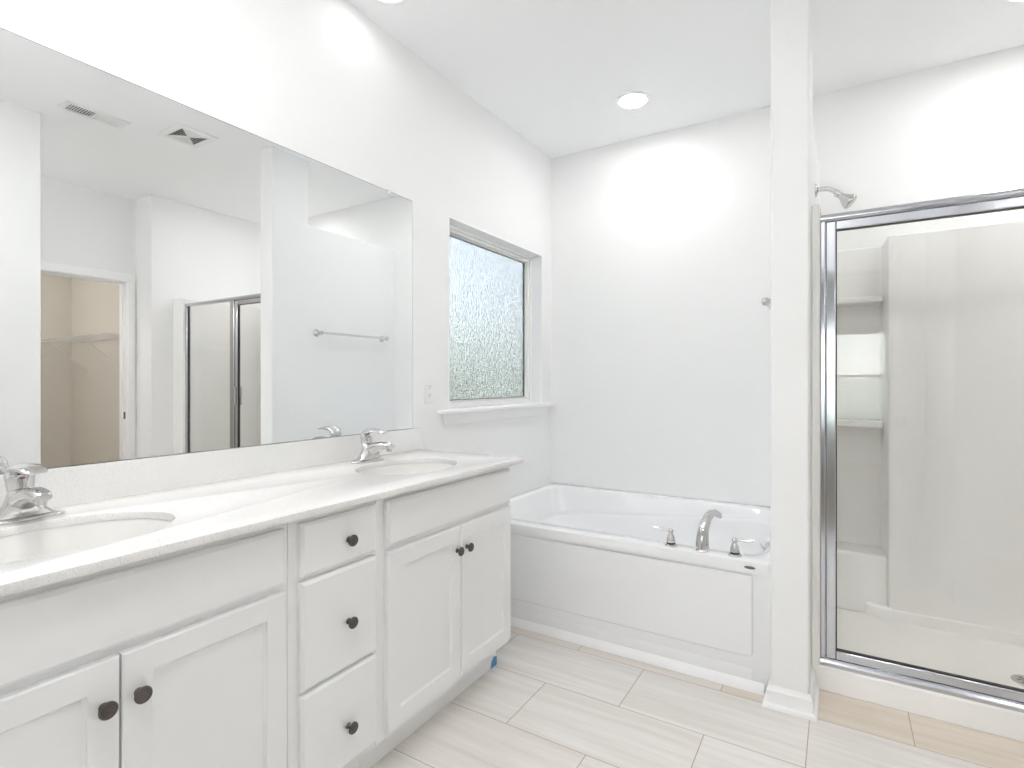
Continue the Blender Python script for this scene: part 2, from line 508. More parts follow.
# ------------------------------------------------------------------ bedroom window with blinds, seen as a reflection in the shower glass
bw = MB().box(1.35, 1.375, BWY - 0.12, BWY, 0.57, 1.96).box(2.305, 2.33, BWY - 0.12, BWY, 0.57, 1.96).box(1.375, 2.305, BWY - 0.12, BWY, 1.935, 1.96).box(1.375, 2.305, BWY - 0.12, BWY, 0.57, 0.595)
win2 = struct('window_2', bw, M['trim'])
part('window_frame', MB().box(1.375, 1.41, BWY - 0.1, BWY - 0.06, 0.595, 1.935).box(2.27, 2.305, BWY - 0.1, BWY - 0.06, 0.595, 1.935).box(1.41, 2.27, BWY - 0.1, BWY - 0.06, 1.25, 1.29).box(1.41, 2.27, BWY - 0.1, BWY - 0.06, 0.595, 0.63).box(1.41, 2.27, BWY - 0.1, BWY - 0.06, 1.90, 1.935), M['vinyl'], win2)
part('glass_pane', MB().box(1.41, 2.27, BWY - 0.082, BWY - 0.078, 0.63, 1.90), M['glass'], win2)
part('window_stool', MB().box(1.30, 2.38, BWY - 0.05, BWY + 0.04, 0.55, 0.572), M['trim'], win2, bevel=0.003)
bl = thing('window_blind', 'white slatted blind in the bedroom window, mirrored in the shower glass', 'blind', (1.84, BWY - 0.03, 0.63))
part('head_rail', MB().box(1.38, 2.30, BWY - 0.05, BWY - 0.012, 1.895, 1.932), M['trim'], bl)
sl = MB()
for k in range(40):
    z = 0.66 + k * 0.0312
    sl.add([(1.385, BWY - 0.045, z), (2.295, BWY - 0.045, z), (2.295, BWY - 0.012, z + 0.012), (1.385, BWY - 0.012, z + 0.012),
            (1.385, BWY - 0.045, z + 0.002), (2.295, BWY - 0.045, z + 0.002), (2.295, BWY - 0.012, z + 0.014), (1.385, BWY - 0.012, z + 0.014)],
           [(0, 1, 2, 3), (4, 7, 6, 5), (0, 4, 5, 1), (2, 6, 7, 3), (1, 5, 6, 2), (0, 3, 7, 4)])
part('slats', sl, M['trim'], bl)
part('bottom_rail', MB().box(1.385, 2.295, BWY - 0.045, BWY - 0.012, 0.598, 0.63), M['trim'], bl)
lc = MB()
for x in (1.55, 1.84, 2.13): lc.tube((x, BWY - 0.0285, 0.61), (x, BWY - 0.0285, 1.91), 0.0012, seg=6)
part('ladder_cord', lc, M['trim'], bl)

# ------------------------------------------------------------------ closet doorway (casing + jamb) and the entry doorway with its open door
d1 = MB().box(CLX - 0.004, CLX + 0.119, 2.178, 2.196, 0, 2.03).box(CLX - 0.004, CLX + 0.119, 1.362, 1.38, 0, 2.03).box(CLX - 0.004, CLX + 0.119, 1.362, 2.196, 2.03, 2.048)
door1 = struct('door_1', d1, M['trim'])
cs = MB()
for x0, x1 in ((CLX - 0.018, CLX - 0.0005), (CLX + 0.1155, CLX + 0.133)):
    cs.box(x0, x1, 2.184, 2.241, 0, 2.036).box(x0, x1, 1.317, 1.374, 0, 2.036).box(x0, x1, 1.317, 2.241, 2.036, 2.100)
part('door_casing', cs, M['trim'], door1, bevel=0.005)
part('door_stop', MB().box(CLX + 0.05, CLX + 0.085, 2.168, 2.178, 0, 2.02).box(CLX + 0.05, CLX + 0.085, 1.38, 1.39, 0, 2.02).box(CLX + 0.05, CLX + 0.085, 1.38, 2.178, 2.02, 2.03), M['trim'], door1)
part('strike_plate', MB().box(CLX + 0.012, CLX + 0.042, 2.1765, 2.1785, 0.88, 0.94), M['bronze'], door1)

d2 = MB().box(1.22, 1.238, -0.055, 0.075, 0, 2.032).box(2.032, 2.05, -0.055, 0.075, 0, 2.032).box(1.22, 2.05, -0.055, 0.075, 2.032, 2.05)
door2 = struct('door_2', d2, M['trim'])
cs = MB()
for y0, y1 in ((-0.068, -0.0505), (0.0705, 0.085)):
    cs.box(1.15, 1.23, y0, y1, 0, 2.04).box(2.04, 2.12, y0, y1, 0, 2.04).box(1.15, 2.12, y0, y1, 2.04, 2.11)
part('door_casing', cs, M['trim'], door2, bevel=0.004)
dl = part('door_leaf', MB().box(2.03, 2.065, 0.1, 0.855, 0.012, 2.02), M['trim'], door2, bevel=0.002)
pn = MB()
for z0, z1 in ((0.25, 0.86), (1.06, 1.86)):
    for xx in (2.0265, 2.0645):
        pn.box(xx, xx + 0.004, 0.22, 0.735, z0, z1)
part('door_panel', pn, M['trim'], dl, bevel=0.003)
kb = MB().lathe([(0.03, 0), (0.03, 0.006), (0.010, 0.010), (0.009, 0.03)], (2.03, 0.79, 0.95), (-1, 0, 0), 24)
kb.sweep([(1.998, 0.79, 0.95), (1.994, 0.74, 0.952), (1.996, 0.69, 0.946)], [(0.009, 0.009), (0.008, 0.008), (0.006, 0.006)], 12)
part('door_lever', kb, M['nickel'], dl, smooth=40)
part('latch_plate', MB().box(2.036, 2.059, 0.8545, 0.8565, 0.92, 0.98), M['nickel'], dl)

# outdoors seen through the glass
lawn = MB().box(-40, -0.6, -30, 30, -0.45, -0.35).box(-14, 16, -30, -6.0, -0.45, -0.35)
o = O('lawn', lawn, M['lawn']); o['kind'] = 'stuff'; tag(o, 'pale green lawn outside behind the frosted window', 'grass')
hd = MB()
rr = random.Random(3)


def blob(mb, c, r, s=10):
    rings = []
    for i in range(s + 1):
        th = PI * i / s
        rings.append([(c[0] + r[0] * math.sin(th) * math.cos(2 * PI * j / 14) * (1 + 0.1 * math.sin(3 * j + i)), c[1] + r[1] * math.sin(th) * math.sin(2 * PI * j / 14), c[2] - r[2] * math.cos(th)) for j in range(14)])
    mb.loft(rings, False, False)


for k in range(24):
    q = rr.uniform(1.2, 2.2); blob(hd, (-17 + rr.uniform(-1, 1), -16 + k * 2.0, q - 0.345), (1.6, 1.7, q))
for k in range(14):
    q = rr.uniform(0.5, 1.0); blob(hd, (-10 + k * 1.9, -17 + rr.uniform(-1, 1), q - 0.345), (1.6, 1.5, q))
o = O('shrubs', hd, M['foliage'], smooth=60); o['kind'] = 'stuff'; tag(o, 'dark green shrubs along the edge of the lawn outside', 'shrubs')


# ================================================================== VANITY
FX = 0.548            # front plane of doors and drawers
FF = 0.529            # face frame plane
TOPZ = 0.860
CABZ = 0.8588          # cabinet tops, a hair under the worktop


def shaker(mb, y0, y1, z0, z1, rail=0.052, x0=FF + 0.0005, x1=FX):
    """recessed-panel door: one outline with a bevelled recess"""
    d = 0.008; e = 0.006
    o_ = [(y0, z0), (y1, z0), (y1, z1), (y0, z1)]
    i_ = [(y0 + rail, z0 + rail), (y1 - rail, z0 + rail), (y1 - rail, z1 - rail), (y0 + rail, z1 - rail)]
    k_ = [(y0 + rail + e, z0 + rail + e), (y1 - rail - e, z0 + rail + e), (y1 - rail - e, z1 - rail - e), (y0 + rail + e, z1 - rail - e)]
    c = 0.003
    oc = [(y0 + c, z0 + c), (y1 - c, z0 + c), (y1 - c, z1 - c), (y0 + c, z1 - c)]
    rings = [[(x0, *p) for p in o_], [(x1 - c, *p) for p in o_], [(x1, *p) for p in oc], [(x1, *p) for p in i_], [(x1 - d * 0.4, *p) for p in i_], [(x1 - d, *p) for p in k_]]
    return mb.loft(rings)


def slab_front(mb, y0, y1, z0, z1, x0=FF + 0.0005, x1=FX):
    """flat slab front with a stepped, eased edge"""
    c = 0.008
    o_ = [(y0, z0), (y1, z0), (y1, z1), (y0, z1)]
    i_ = [(y0 + c, z0 + c), (y1 - c, z0 + c), (y1 - c, z1 - c), (y0 + c, z1 - c)]
    return mb.loft([[(x0, *p) for p in o_], [(x1 - 0.006, *p) for p in o_], [(x1 - 0.003, y0 + (0.004 if p[0] == y0 else -0.004) if p[0] == y0 else p[0] - 0.004, p[1] + (0.004 if p[1] == z0 else -0.004)) for p in o_], [(x1, *p) for p in i_]])


KN = [(0.0075, 0.0), (0.0085, 0.001), (0.0062, 0.004), (0.0055, 0.010), (0.0065, 0.014), (0.0125, 0.0165), (0.0158, 0.0185), (0.0160, 0.021), (0.0148, 0.0232), (0.0125, 0.0240), (0.0112, 0.0230), (0.0098, 0.0232), (0.0086, 0.0245), (0.0055, 0.0240), (0.0040, 0.0248), (0.0005, 0.0252)]


def knob(y, z, parent):
    return part('knob', MB().lathe(KN, (FX, y, z), (1, 0, 0), 28), M['bronze'], parent, smooth=50)


def carcass(y0, y1, root, end_far=False, openings=()):
    b = MB()
    # box sides, back, bottom
    b.box(0.004, FF - 0.019, y0, y0 + 0.016, 0.10, CABZ).box(0.004, FF - 0.019, y1 - 0.016, y1, 0.10, CABZ)
    b.box(0.004, 0.012, y0 + 0.016, y1 - 0.016, 0.10, CABZ).box(0.012, FF - 0.019, y0 + 0.016, y1 - 0.016, 0.114, 0.130)
    part('carcass', b, M['cabinet'], root)
    # face frame with openings
    fb = MB()
    fb.box(FF - 0.019, FF, y0, y0 + 0.038, 0.114, CABZ).box(FF - 0.019, FF, y1 - 0.038, y1, 0.114, CABZ)
    for za, zb in openings: fb.box(FF - 0.019, FF, y0 + 0.038, y1 - 0.038, za, zb)
    part('face_frame', fb, M['cabinet'], root, bevel=0.001)
    part('toe_kick', MB().box(0.449, 0.465, y0, y1, 0.0, 0.112).box(0.02, 0.449, y0 + (0.0 if not end_far else 0.0), y0 + 0.016, 0.0, 0.10).box(0.02, 0.449, y1 - 0.016, y1, 0.0, 0.10), M['cabinet'], root, bevel=0.001)


SB = ((0.114, 0.150), (0.668, 0.712), (0.822, CABZ))


def sink_base(label, y0, y1, ymid, dlow, dhigh):
    r = thing('sink_cabinet', label, 'cabinet', (0.27, (y0 + y1) / 2, 0))
    carcass(y0, y1, r, True, SB)
    part('false_front', slab_front(MB(), dlow, dhigh, 0.699, 0.836), M['cabinet'], r, smooth=20)
    d_ = part('door', shaker(MB(), dlow + 0.001, ymid - 0.002, 0.138, 0.682), M['cabinet'], r, smooth=20)
    knob(ymid - 0.029, 0.598, d_)
    d_ = part('door', shaker(MB(), ymid + 0.002, dhigh, 0.138, 0.682), M['cabinet'], r, smooth=20)
    knob(ymid + 0.029, 0.598, d_)
    return r


sink_base('white two-door sink cabinet at the end of the vanity beside the tub', 1.1566, 1.912, 1.5585, 1.190, 1.898)
sink_base('white two-door sink cabinet at the vanity end farther from the tub', 0.090, 0.8569, 0.4850, 0.120, 0.841)
r = thing('drawer_cabinet', 'narrow white three-drawer cabinet between the two sink cabinets', 'cabinet', (0.27, 1.007, 0))
carcass(0.8583, 1.1552, r, True, ((0.114, 0.15), (0.385, 0.415), (0.675, 0.71), (0.822, CABZ)))
for z0, z1, kz in ((0.699, 0.837, 0.762), (0.408, 0.686, 0.536), (0.138, 0.398, 0.247)):
    d_ = part('drawer', slab_front(MB(), 0.886, 1.144, z0, z1), M['cabinet'], r, smooth=20)
    knob(1.036, kz, d_)

# counter, backsplash
SY1, SY0, SXC = 1.534, 0.470, 0.315        # sink centres
SA, SBB = 0.163, 0.213                     # hole half sizes in x and y
hole = lambda cy: [(SXC + SA * math.cos(2 * PI * k / 72), cy + SBB * math.sin(2 * PI * k / 72)) for k in range(72)]
ct = holed_slab('countertop', [(0.003, 0.072), (0.582, 0.072), (0.582, 1.944), (0.003, 1.944)], [hole(SY1), hole(SY0)], TOPZ, 0.880, M['quartz'], bevel=0.0025)
tag(ct, 'long white speckled quartz worktop over the three vanity cabinets', 'worktop')
o = O('backsplash', MB().box(0.002, 0.021, 0.072, 1.944, 0.8801, 0.979), M['quartz'], bevel=0.0007)
tag(o, 'low speckled quartz backsplash strip under the mirror', 'backsplash')


def make_sink(cy, label):
    r = thing('sink_basin', label, 'sink', (SXC, cy, 0.72), 'undermount sinks')
    N = 72
    prof = [(1.13, 1.10, 0.8598), (1.02, 1.02, 0.8598), (0.995, 0.995, 0.848), (0.965, 0.97, 0.815), (0.91, 0.92, 0.775), (0.79, 0.80, 0.742), (0.56, 0.58, 0.726), (0.28, 0.26, 0.720), (0.12, 0.095, 0.7185)]
    E_ = lambda a, b_, z: [(SXC + SA * a * math.cos(2 * PI * k / N), cy + SBB * b_ * math.sin(2 * PI * k / N), z) for k in range(N)]
    outer = [(0.20, 0.17, 0.708), (0.60, 0.62, 0.714), (0.85, 0.86, 0.734), (0.98, 0.985, 0.775), (1.04, 1.045, 0.82), (1.06, 1.06, 0.846), (1.13, 1.10, 0.850)]
    rings = [E_(*p) for p in prof][::-1] + [E_(*p) for p in outer][::-1]
    mb = MB().loft([E_(*p) for p in outer] + [E_(*p) for p in prof], True, True)
    part('bowl', mb, M['porcelain'], r, smooth=50)
    part('drain', MB().lathe([(0.001, 0), (0.030, 0), (0.031, 0.002), (0.024, 0.003), (0.022, 0.001), (0.018, 0.001), (0.017, 0.006), (0.001, 0.008)], (SXC, cy, 0.7187), (0, 0, 1), 28), M['chrome'], r, smooth=45)
    return r


make_sink(SY1, 'oval white undermount sink at the worktop end beside the tub')
make_sink(SY0, 'oval white undermount sink at the worktop end farther from the tub')


# faucets: centerset base, swooping spout and a lever arching over it
def make_faucet(cx, cy, label):
    z0 = 0.8802
    r = thing('sink_faucet', label, 'faucet', (cx, cy, z0), 'sink faucets')
    X = lambda a: cx + a
    N = 48

    def ring(ax, hx, hy, z, n=2.4): return [(p[0], p[1], z0 + z) for p in superellipse(X(ax), cy, hx, hy, n, N)]
    bp = MB().loft([ring(0, 0.027, 0.081, 0), ring(0, 0.028, 0.082, 0.003), ring(0, 0.027, 0.080, 0.007), ring(0, 0.022, 0.070, 0.011)])
    part('base_plate', bp, M['chrome'], r, smooth=50)
    # saddle body flaring down to the plate
    bd = MB().loft([ring(0, 0.0235, 0.072, 0.009), ring(0.004, 0.0265, 0.058, 0.014), ring(0.008, 0.0290, 0.045, 0.024), ring(0.010, 0.0300, 0.036, 0.038), ring(0.009, 0.0280, 0.030, 0.054), ring(0.005, 0.0245, 0.026, 0.066), ring(0.002, 0.019, 0.021, 0.072), ring(0.002, 0.012, 0.014, 0.075)])
    part('body', bd, M['chrome'], r, smooth=60)
    sp = MB().sweep([(X(-0.004), cy, z0 + 0.030), (X(0.014), cy, z0 + 0.043), (X(0.036), cy, z0 + 0.055), (X(0.064), cy, z0 + 0.065), (X(0.090), cy, z0 + 0.069), (X(0.112), cy, z0 + 0.069), (X(0.128), cy, z0 + 0.066)],
                    [(0.031, 0.022), (0.030, 0.024), (0.028, 0.022), (0.0250, 0.0190), (0.0220, 0.0160), (0.0200, 0.0135), (0.016, 0.009)], 28, side=(0, -1, 0))
    part('spout', sp, M['chrome'], r, smooth=60)
    part('aerator', MB().lathe([(0.0095, 0), (0.0105, 0.004), (0.0105, 0.014)], (X(0.114), cy, z0 + 0.047), (0.12, 0, 1), 24), M['chrome'], r, smooth=40)
    # handle: dome on the body, lever rising and arching forward
    hd_ = MB().sweep([(X(-0.004), cy, z0 + 0.066), (X(-0.008), cy, z0 + 0.083), (X(-0.010), cy, z0 + 0.100), (X(-0.005), cy, z0 + 0.113), (X(0.010), cy, z0 + 0.1205), (X(0.034), cy, z0 + 0.123), (X(0.058), cy, z0 + 0.122), (X(0.080), cy, z0 + 0.119), (X(0.090), cy, z0 + 0.117)],
                     [(0.0240, 0.019), (0.0265, 0.017), (0.0285, 0.0145), (0.0290, 0.0125), (0.0295, 0.0118), (0.0285, 0.0095), (0.0265, 0.0076), (0.0230, 0.0056), (0.0180, 0.0030)], 28, side=(0, -1, 0))
    h = part('handle', hd_, M['chrome'], r, smooth=60)
    part('hot_mark', MB().lathe([(0.0001, 0), (0.0022, 0), (0.0017, 0.001), (0.0001, 0.0013)], (X(0.0075), cy + 0.0026, z0 + 0.098), (1, 0, -0.1), 14), M['red'], h)
    part('cold_mark', MB().lathe([(0.0001, 0), (0.0022, 0), (0.0017, 0.001), (0.0001, 0.0013)], (X(0.0075), cy - 0.0026, z0 + 0.098), (1, 0, -0.1), 14), M['blue'], h)
    lr = MB().tube((X(-0.030), cy, z0 + 0.004), (X(-0.030), cy, z0 + 0.074), 0.0022, seg=10)
    lr.lathe([(0.0022, 0), (0.005, 0.003), (0.0055, 0.008), (0.003, 0.012), (0.0003, 0.013)], (X(-0.030), cy, z0 + 0.072), (0, 0, 1), 14)
    part('lift_rod', lr, M['chrome'], r, smooth=40)
    return r


FCX = 0.102
f0 = make_faucet(FCX, SY1, 'chrome single-lever faucet on the sink beside the tub')
dup(f0, (0, SY0 - SY1, 0), 'chrome single-lever faucet on the sink farther from the tub')

# blue scrap on the toe kick end
tp = MB().prism([(1.870, 0.0), (1.914, 0.0), (1.912, 0.034), (1.896, 0.041), (1.876, 0.024)], 'x', 0.4655, 0.4675)
tp.prism([(0.452, 0.0), (0.4675, 0.0), (0.4675, 0.036), (0.455, 0.028)], 'y', 1.9125, 1.9145)
o = O('painters_tape', tp, M['tape']); tag(o, 'small blue scrap of tape on the vanity toe kick corner', 'tape')

# ------------------------------------------------------------------ wall mirror
mr = thing('wall_mirror', 'large frameless mirror above the vanity worktop', 'mirror', (0.0, 0.99, 0.981))
part('mirror_back', MB().box(0.0008, 0.0052, 0.0725, 1.9030, 0.9795, 2.0405), M['mirror_edge'], mr)
part('mirror_glass', MB().box(0.0040, 0.0060, 0.0745, 1.9010, 0.9810, 2.0385), M['mirror'], mr)
for y in (1.75, 0.28):
    part('mirror_clip', MB().box(0.0008, 0.0095, y - 0.009, y + 0.009, 2.0385, 2.047).box(0.0061, 0.0095, y - 0.009, y + 0.009, 2.026, 2.0385), M['clip'], mr, bevel=0.001)

# ------------------------------------------------------------------ outlet
ou = thing('wall_outlet', 'white double outlet cover on the wall between mirror and window', 'outlet', (0.0, 2.027, 1.15))
part('cover_plate', MB().box(0.0003, 0.0058, 1.9915, 2.0625, 1.0925, 1.2085), M['plate'], ou, bevel=0.003)
for z in (1.171, 1.130):
    rc = part('receptacle', MB().prism([(p[0], p[1]) for p in superellipse(2.027, z, 0.0165, 0.0145, 3.2, 28)], 'x', 0.0055, 0.0072), M['plate'], ou, smooth=40)
    part('slot', MB().box(0.0070, 0.0075, 2.0195, 2.0217, z - 0.001, z + 0.008).box(0.0070, 0.0075, 2.0323, 2.0345, z - 0.001, z + 0.008).box(0.0070, 0.0075, 2.0252, 2.0288, z - 0.0095, z - 0.0055), M['slot'], rc)

# ================================================================== BATHTUB
TY, TZ = 2.268, 0.498
tub = thing('bathtub', 'white alcove bathtub with a panelled apron under the window', 'bathtub', (0.745, 2.80, 0))
N = 128


def rect_ring(x0, x1, y0, y1, z, guide):
    cx, cy = (x0 + x1) / 2, (y0 + y1) / 2; hx, hy = (x1 - x0) / 2, (y1 - y0) / 2
    out = []
    for j in range(N):
        t = 2 * PI * (j + 0.0) / N
        c, s_ = math.cos(t), math.sin(t)
        n_ = 60
        out.append((cx + hx * math.copysign(abs(c) ** (2 / n_), c), cy + hy * math.copysign(abs(s_) ** (2 / n_), s_), z))
    return out


def tub_ring(x0, x1, y0, y1, z, tilt=0.0, n=7):
    return [(p[0], p[1], z + tilt * (p[0] - 0.75)) for p in superellipse((x0 + x1) / 2, (y0 + y1) / 2, (x1 - x0) / 2, (y1 - y0) / 2, n, N)]


X0, X1 = 0.004, 1.4865
rings = [rect_ring(X0, X1, TY + 0.016, YB - 0.003, 0.452, 0), rect_ring(X0, X1, TY, YB - 0.003, 0.452, 0), rect_ring(X0, X1, TY, YB - 0.003, TZ - 0.008, 0),
         rect_ring(X0 + 0.001, X1 - 0.001, TY + 0.003, YB - 0.004, TZ - 0.002, 0), rect_ring(X0 + 0.004, X1 - 0.004, TY + 0.009, YB - 0.008, TZ, 0),
         tub_ring(0.050, 1.466, 2.352, 3.248, TZ, 0, 12), tub_ring(0.057, 1.459, 2.358, 3.242, TZ - 0.003, 0, 12), tub_ring(0.064, 1.453, 2.364, 3.235, TZ - 0.012, 0, 12),
         tub_ring(0.098, 1.443, 2.376, 3.217, 0.416, 0.095, 9), tub_ring(0.103, 1.441, 2.380, 3.212, 0.405, 0.10, 9), tub_ring(0.108, 1.439, 2.385, 3.206, 0.402, 0.10, 9), tub_ring(0.140, 1.430, 2.416, 3.166, 0.398, 0.10, 8), tub_ring(0.146, 1.428, 2.422, 3.160, 0.394, 0.10, 8), tub_ring(0.150, 1.425, 2.425, 3.155, 0.382, 0.098, 8),
         tub_ring(0.26, 1.39, 2.445, 3.13, 0.22, 0.02, 6), tub_ring(0.34, 1.35, 2.475, 3.10, 0.135, 0.0, 5), tub_ring(0.40, 1.31, 2.52, 3.05, 0.108, 0, 5), tub_ring(0.75, 1.0, 2.72, 2.86, 0.098, 0, 3)]
part('tub_shell', MB().loft(rings, False, True), M['acrylic'], tub, smooth=40)
apn = MB().box(X0, X1, TY + 0.014, TY + 0.030, 0.0, 0.453)
part('apron', apn, M['acrylic'], tub, bevel=0.003)
# raised field of the apron with a soft bevelled border, and a lower step
ax0, ax1, az0, az1 = 0.07, 1.420, 0.122, 0.442


def raised(mb, x0, x1, z0, z1, y, d, e):
    def rr_(ins, yy): return [(p[0], yy, p[1]) for p in superellipse((x0 + x1) / 2, (z0 + z1) / 2, (x1 - x0) / 2 - ins, (z1 - z0) / 2 - ins, 40, 96)]
    return mb.loft([rr_(0, y + 0.001), rr_(0, y - d * 0.5), rr_(e * 0.5, y - d), rr_(e, y - d)])


part('apron_panel', raised(MB(), ax0, ax1, az0, az1, TY + 0.014, 0.009, 0.010), M['acrylic'], tub, smooth=30)
part('apron_step', MB().prism([(TY + 0.0145, 0.0), (TY + 0.009, 0.0), (TY + 0.009, 0.062), (TY + 0.0145, 0.078)], 'x', X0, ax1 - 0.004), M['acrylic'], tub, bevel=0.002)
bg_ = MB().loft([[(p[0], TY + 0.0005, p[1]) for p in superellipse(1.410, 0.474, 0.021, 0.0058, 2, 28)], [(p[0], TY - 0.0016, p[1]) for p in superellipse(1.410, 0.474, 0.020, 0.0052, 2, 28)]])
part('maker_badge', bg_, M['badge'], tub, smooth=40)
ov = MB().lathe([(0.036, 0), (0.036, 0.006), (0.030, 0.011), (0.006, 0.013), (0.0003, 0.0125)], (1.436, 2.62, 0.452), (-1, 0, 0.22), 32)
ov.sweep([(1.423, 2.62, 0.455), (1.412, 2.617, 0.469), (1.408, 2.612, 0.481)], [(0.006, 0.004), (0.006, 0.003), (0.004, 0.002)], 12)
part('overflow_plate', ov, M['chrome'], tub, smooth=45)
part('drain', MB().lathe([(0.001, 0), (0.032, 0), (0.033, 0.003), (0.020, 0.004), (0.018, 0.009), (0.001, 0.011)], (1.20, 2.80, 0.103), (0, 0, 1), 28), M['chrome'], tub, smooth=45)
# quarter-round strip at the foot of the apron
tr = MB().prism([(TY + 0.004, 0.0), (TY - 0.016, 0.0), (TY - 0.0145, 0.010), (TY - 0.008, 0.026), (TY + 0.004, 0.036)], 'x', X0, 1.462)
struct('trim_1', tr, M['trim'], smooth=50)

# tub spout and handles
ty = 2.318
t = thing('tub_filler', 'tall curved chrome spout on the tub rim', 'faucet', (1.222, ty, TZ))
part('escutcheon', MB().lathe([(0.031, 0), (0.032, 0.003), (0.029, 0.008), (0.0265, 0.010)], (1.222, ty, TZ - 0.0002), (0, 0, 1), 32), M['chrome'], t, smooth=45)
ux, uy = 0.38, 0.925
SPP = [(0, 0.008), (0, 0.040), (0.005, 0.074), (0.016, 0.104), (0.035, 0.129), (0.062, 0.143), (0.090, 0.143), (0.112, 0.132), (0.121, 0.119)]
sp = MB().sweep([(1.222 + ux * d_, ty + uy * d_, TZ + z_) for d_, z_ in SPP],
                [(0.0265, 0.028), (0.0255, 0.0265), (0.0235, 0.024), (0.0215, 0.021), (0.0200, 0.018), (0.0185, 0.015), (0.0175, 0.0135), (0.0165, 0.012), (0.0135, 0.008)], 28, side=(uy, -ux, 0))
part('spout_tube', sp, M['chrome'], t, smooth=60)


def tub_handle(x, sgn, label):
    t = thing('tub_tap', label, 'tap', (x, ty, TZ), 'tub taps')
    part('escutcheon', MB().lathe([(0.026, 0), (0.027, 0.003), (0.024, 0.007), (0.018, 0.009)], (x, ty, TZ - 0.0002), (0, 0, 1), 28), M['chrome'], t, smooth=45)
    part('collar', MB().lathe([(0.0185, 0.0), (0.0185, 0.006)], (x, ty, TZ + 0.0085), (0, 0, 1), 28), M['gasket'], t, smooth=45)
    part('body', MB().lathe([(0.0175, 0.0), (0.0185, 0.008), (0.0165, 0.020), (0.0125, 0.030), (0.009, 0.036), (0.0085, 0.040), (0.0115, 0.046), (0.0105, 0.053), (0.0055, 0.057), (0.0003, 0.058)], (x, ty, TZ + 0.0142), (0, 0, 1), 28), M['chrome'], t, smooth=50)
    lv = MB().sweep([(x + sgn * 0.004, ty, TZ + 0.062), (x + sgn * 0.022, ty, TZ + 0.065), (x + sgn * 0.045, ty, TZ + 0.064), (x + sgn * 0.064, ty, TZ + 0.067), (x + sgn * 0.073, ty, TZ + 0.070)], [(0.0065, 0.0060), (0.0050, 0.0045), (0.0055, 0.0040), (0.0060, 0.0042), (0.0035, 0.0030)], 16)
    part('lever', lv, M['chrome'], t, smooth=50)


tub_handle(1.093, -1, 'chrome lever tap on the tub rim pointing away from the shower')
tub_handle(1.348, 1, 'chrome lever tap on the tub rim pointing toward the partition')

# ================================================================== TOWEL BAR on the partition (seen in the mirror)
tb = thing('towel_bar', 'chrome towel bar on the partition wall above the tub, seen in the mirror', 'towel bar', (PX0, 2.872, 1.543))
for y in (2.552, 3.192):
    part('post', MB().lathe([(0.027, 0), (0.027, 0.005), (0.021, 0.011), (0.012, 0.018), (0.010, 0.030), (0.012, 0.040), (0.0165, 0.046), (0.0175, 0.057), (0.0155, 0.066), (0.009, 0.070), (0.0003, 0.071)], (PX0 + 0.0002, y, 1.543), (-1, 0, 0), 28), M['chrome'], tb, smooth=45)
part('bar', MB().tube((PX0 - 0.057, 2.54, 1.543), (PX0 - 0.057, 3.204, 1.543), 0.0088, seg=20), M['chrome'], tb, smooth=45)

# ================================================================== SHOWER
SHX0, SHX1 = PX1 + 0.0005, SX - 0.0005
IX0, IX1 = 1.644, 2.996                    # inner faces of the side panels
ST = 1.89                                  # top of the surround
stall = thing('shower_stall', 'cream one-piece shower stall with moulded corner shelves behind the glass', 'shower', (2.34, 2.86, 0))
# base: curb + dished floor
CZ = 0.090
cb = MB().prism([(2.408, 0.0), (2.472, 0.0), (2.490, 0.070), (2.484, CZ - 0.004), (2.476, CZ), (2.424, CZ), (2.416, CZ - 0.004)], 'x', SHX0, SHX1)
part('curb', cb, M['fiberglass'], stall, bevel=0.003)


def yb(x):
    t = min(max((x - 1.745) / 0.15, 0), 1); t = t * t * (3 - 2 * t)
    return 3.150 * (1 - t) + 3.082 * t


def zfl(x, y):
    r_ = math.hypot(x - 2.32, (y - 2.77))
    z = 0.052 + 0.022 * min(r_ / 0.75, 1)
    dB = max(0.0, 1 - (yb(x) - y) / 0.022); dL = max(0.0, 1 - (x - IX0) / 0.05); dR = max(0.0, 1 - (IX1 - x) / 0.05); dF = max(0.0, 1 - (y - 2.478) / 0.03)
    return z + 0.010 * max(dB, dL, dR) ** 2 + 0.012 * dF ** 2


NX, NY = 100, 60
gv = []; gf = []
for i in range(NX + 1):
    x = IX0 - 0.004 + (IX1 - IX0 + 0.008) * i / NX
    for j in range(NY + 1):
        y = 2.478 + (yb(x) + 0.004 - 2.478) * j / NY
        gv.append((x, y, zfl(x, y)))
for i in range(NX):
    for j in range(NY):
        a = i * (NY + 1) + j
        gf.append((a, a + NY + 1, a + NY + 2, a + 1))
nb = len(gv)
gv += [(x, y, 0.012) for x, y, z in gv]
gf += [tuple(q + nb for q in f[::-1]) for f in gf]
rim = [j for j in range(NY)] + [i * (NY + 1) + NY for i in range(NX)] + [NX * (NY + 1) + j for j in range(NY, 0, -1)] + [i * (NY + 1) for i in range(NX, 0, -1)]
gf += [(rim[k], rim[(k + 1) % len(rim)], rim[(k + 1) % len(rim)] + nb, rim[k] + nb) for k in range(len(rim))]
part('shower_floor', MB().add(gv, gf), M['pan'], stall, smooth=50)
part('floor_drain', MB().lathe([(0.052, -0.004), (0.052, 0.001), (0.046, 0.003), (0.040, 0.0025), (0.0003, 0.0025)], (2.325, 2.775, 0.053), (0, 0, 1), 36), M['nickel'], stall, smooth=40)
dr = bpy.data.objects['floor_drain']
sl = MB()
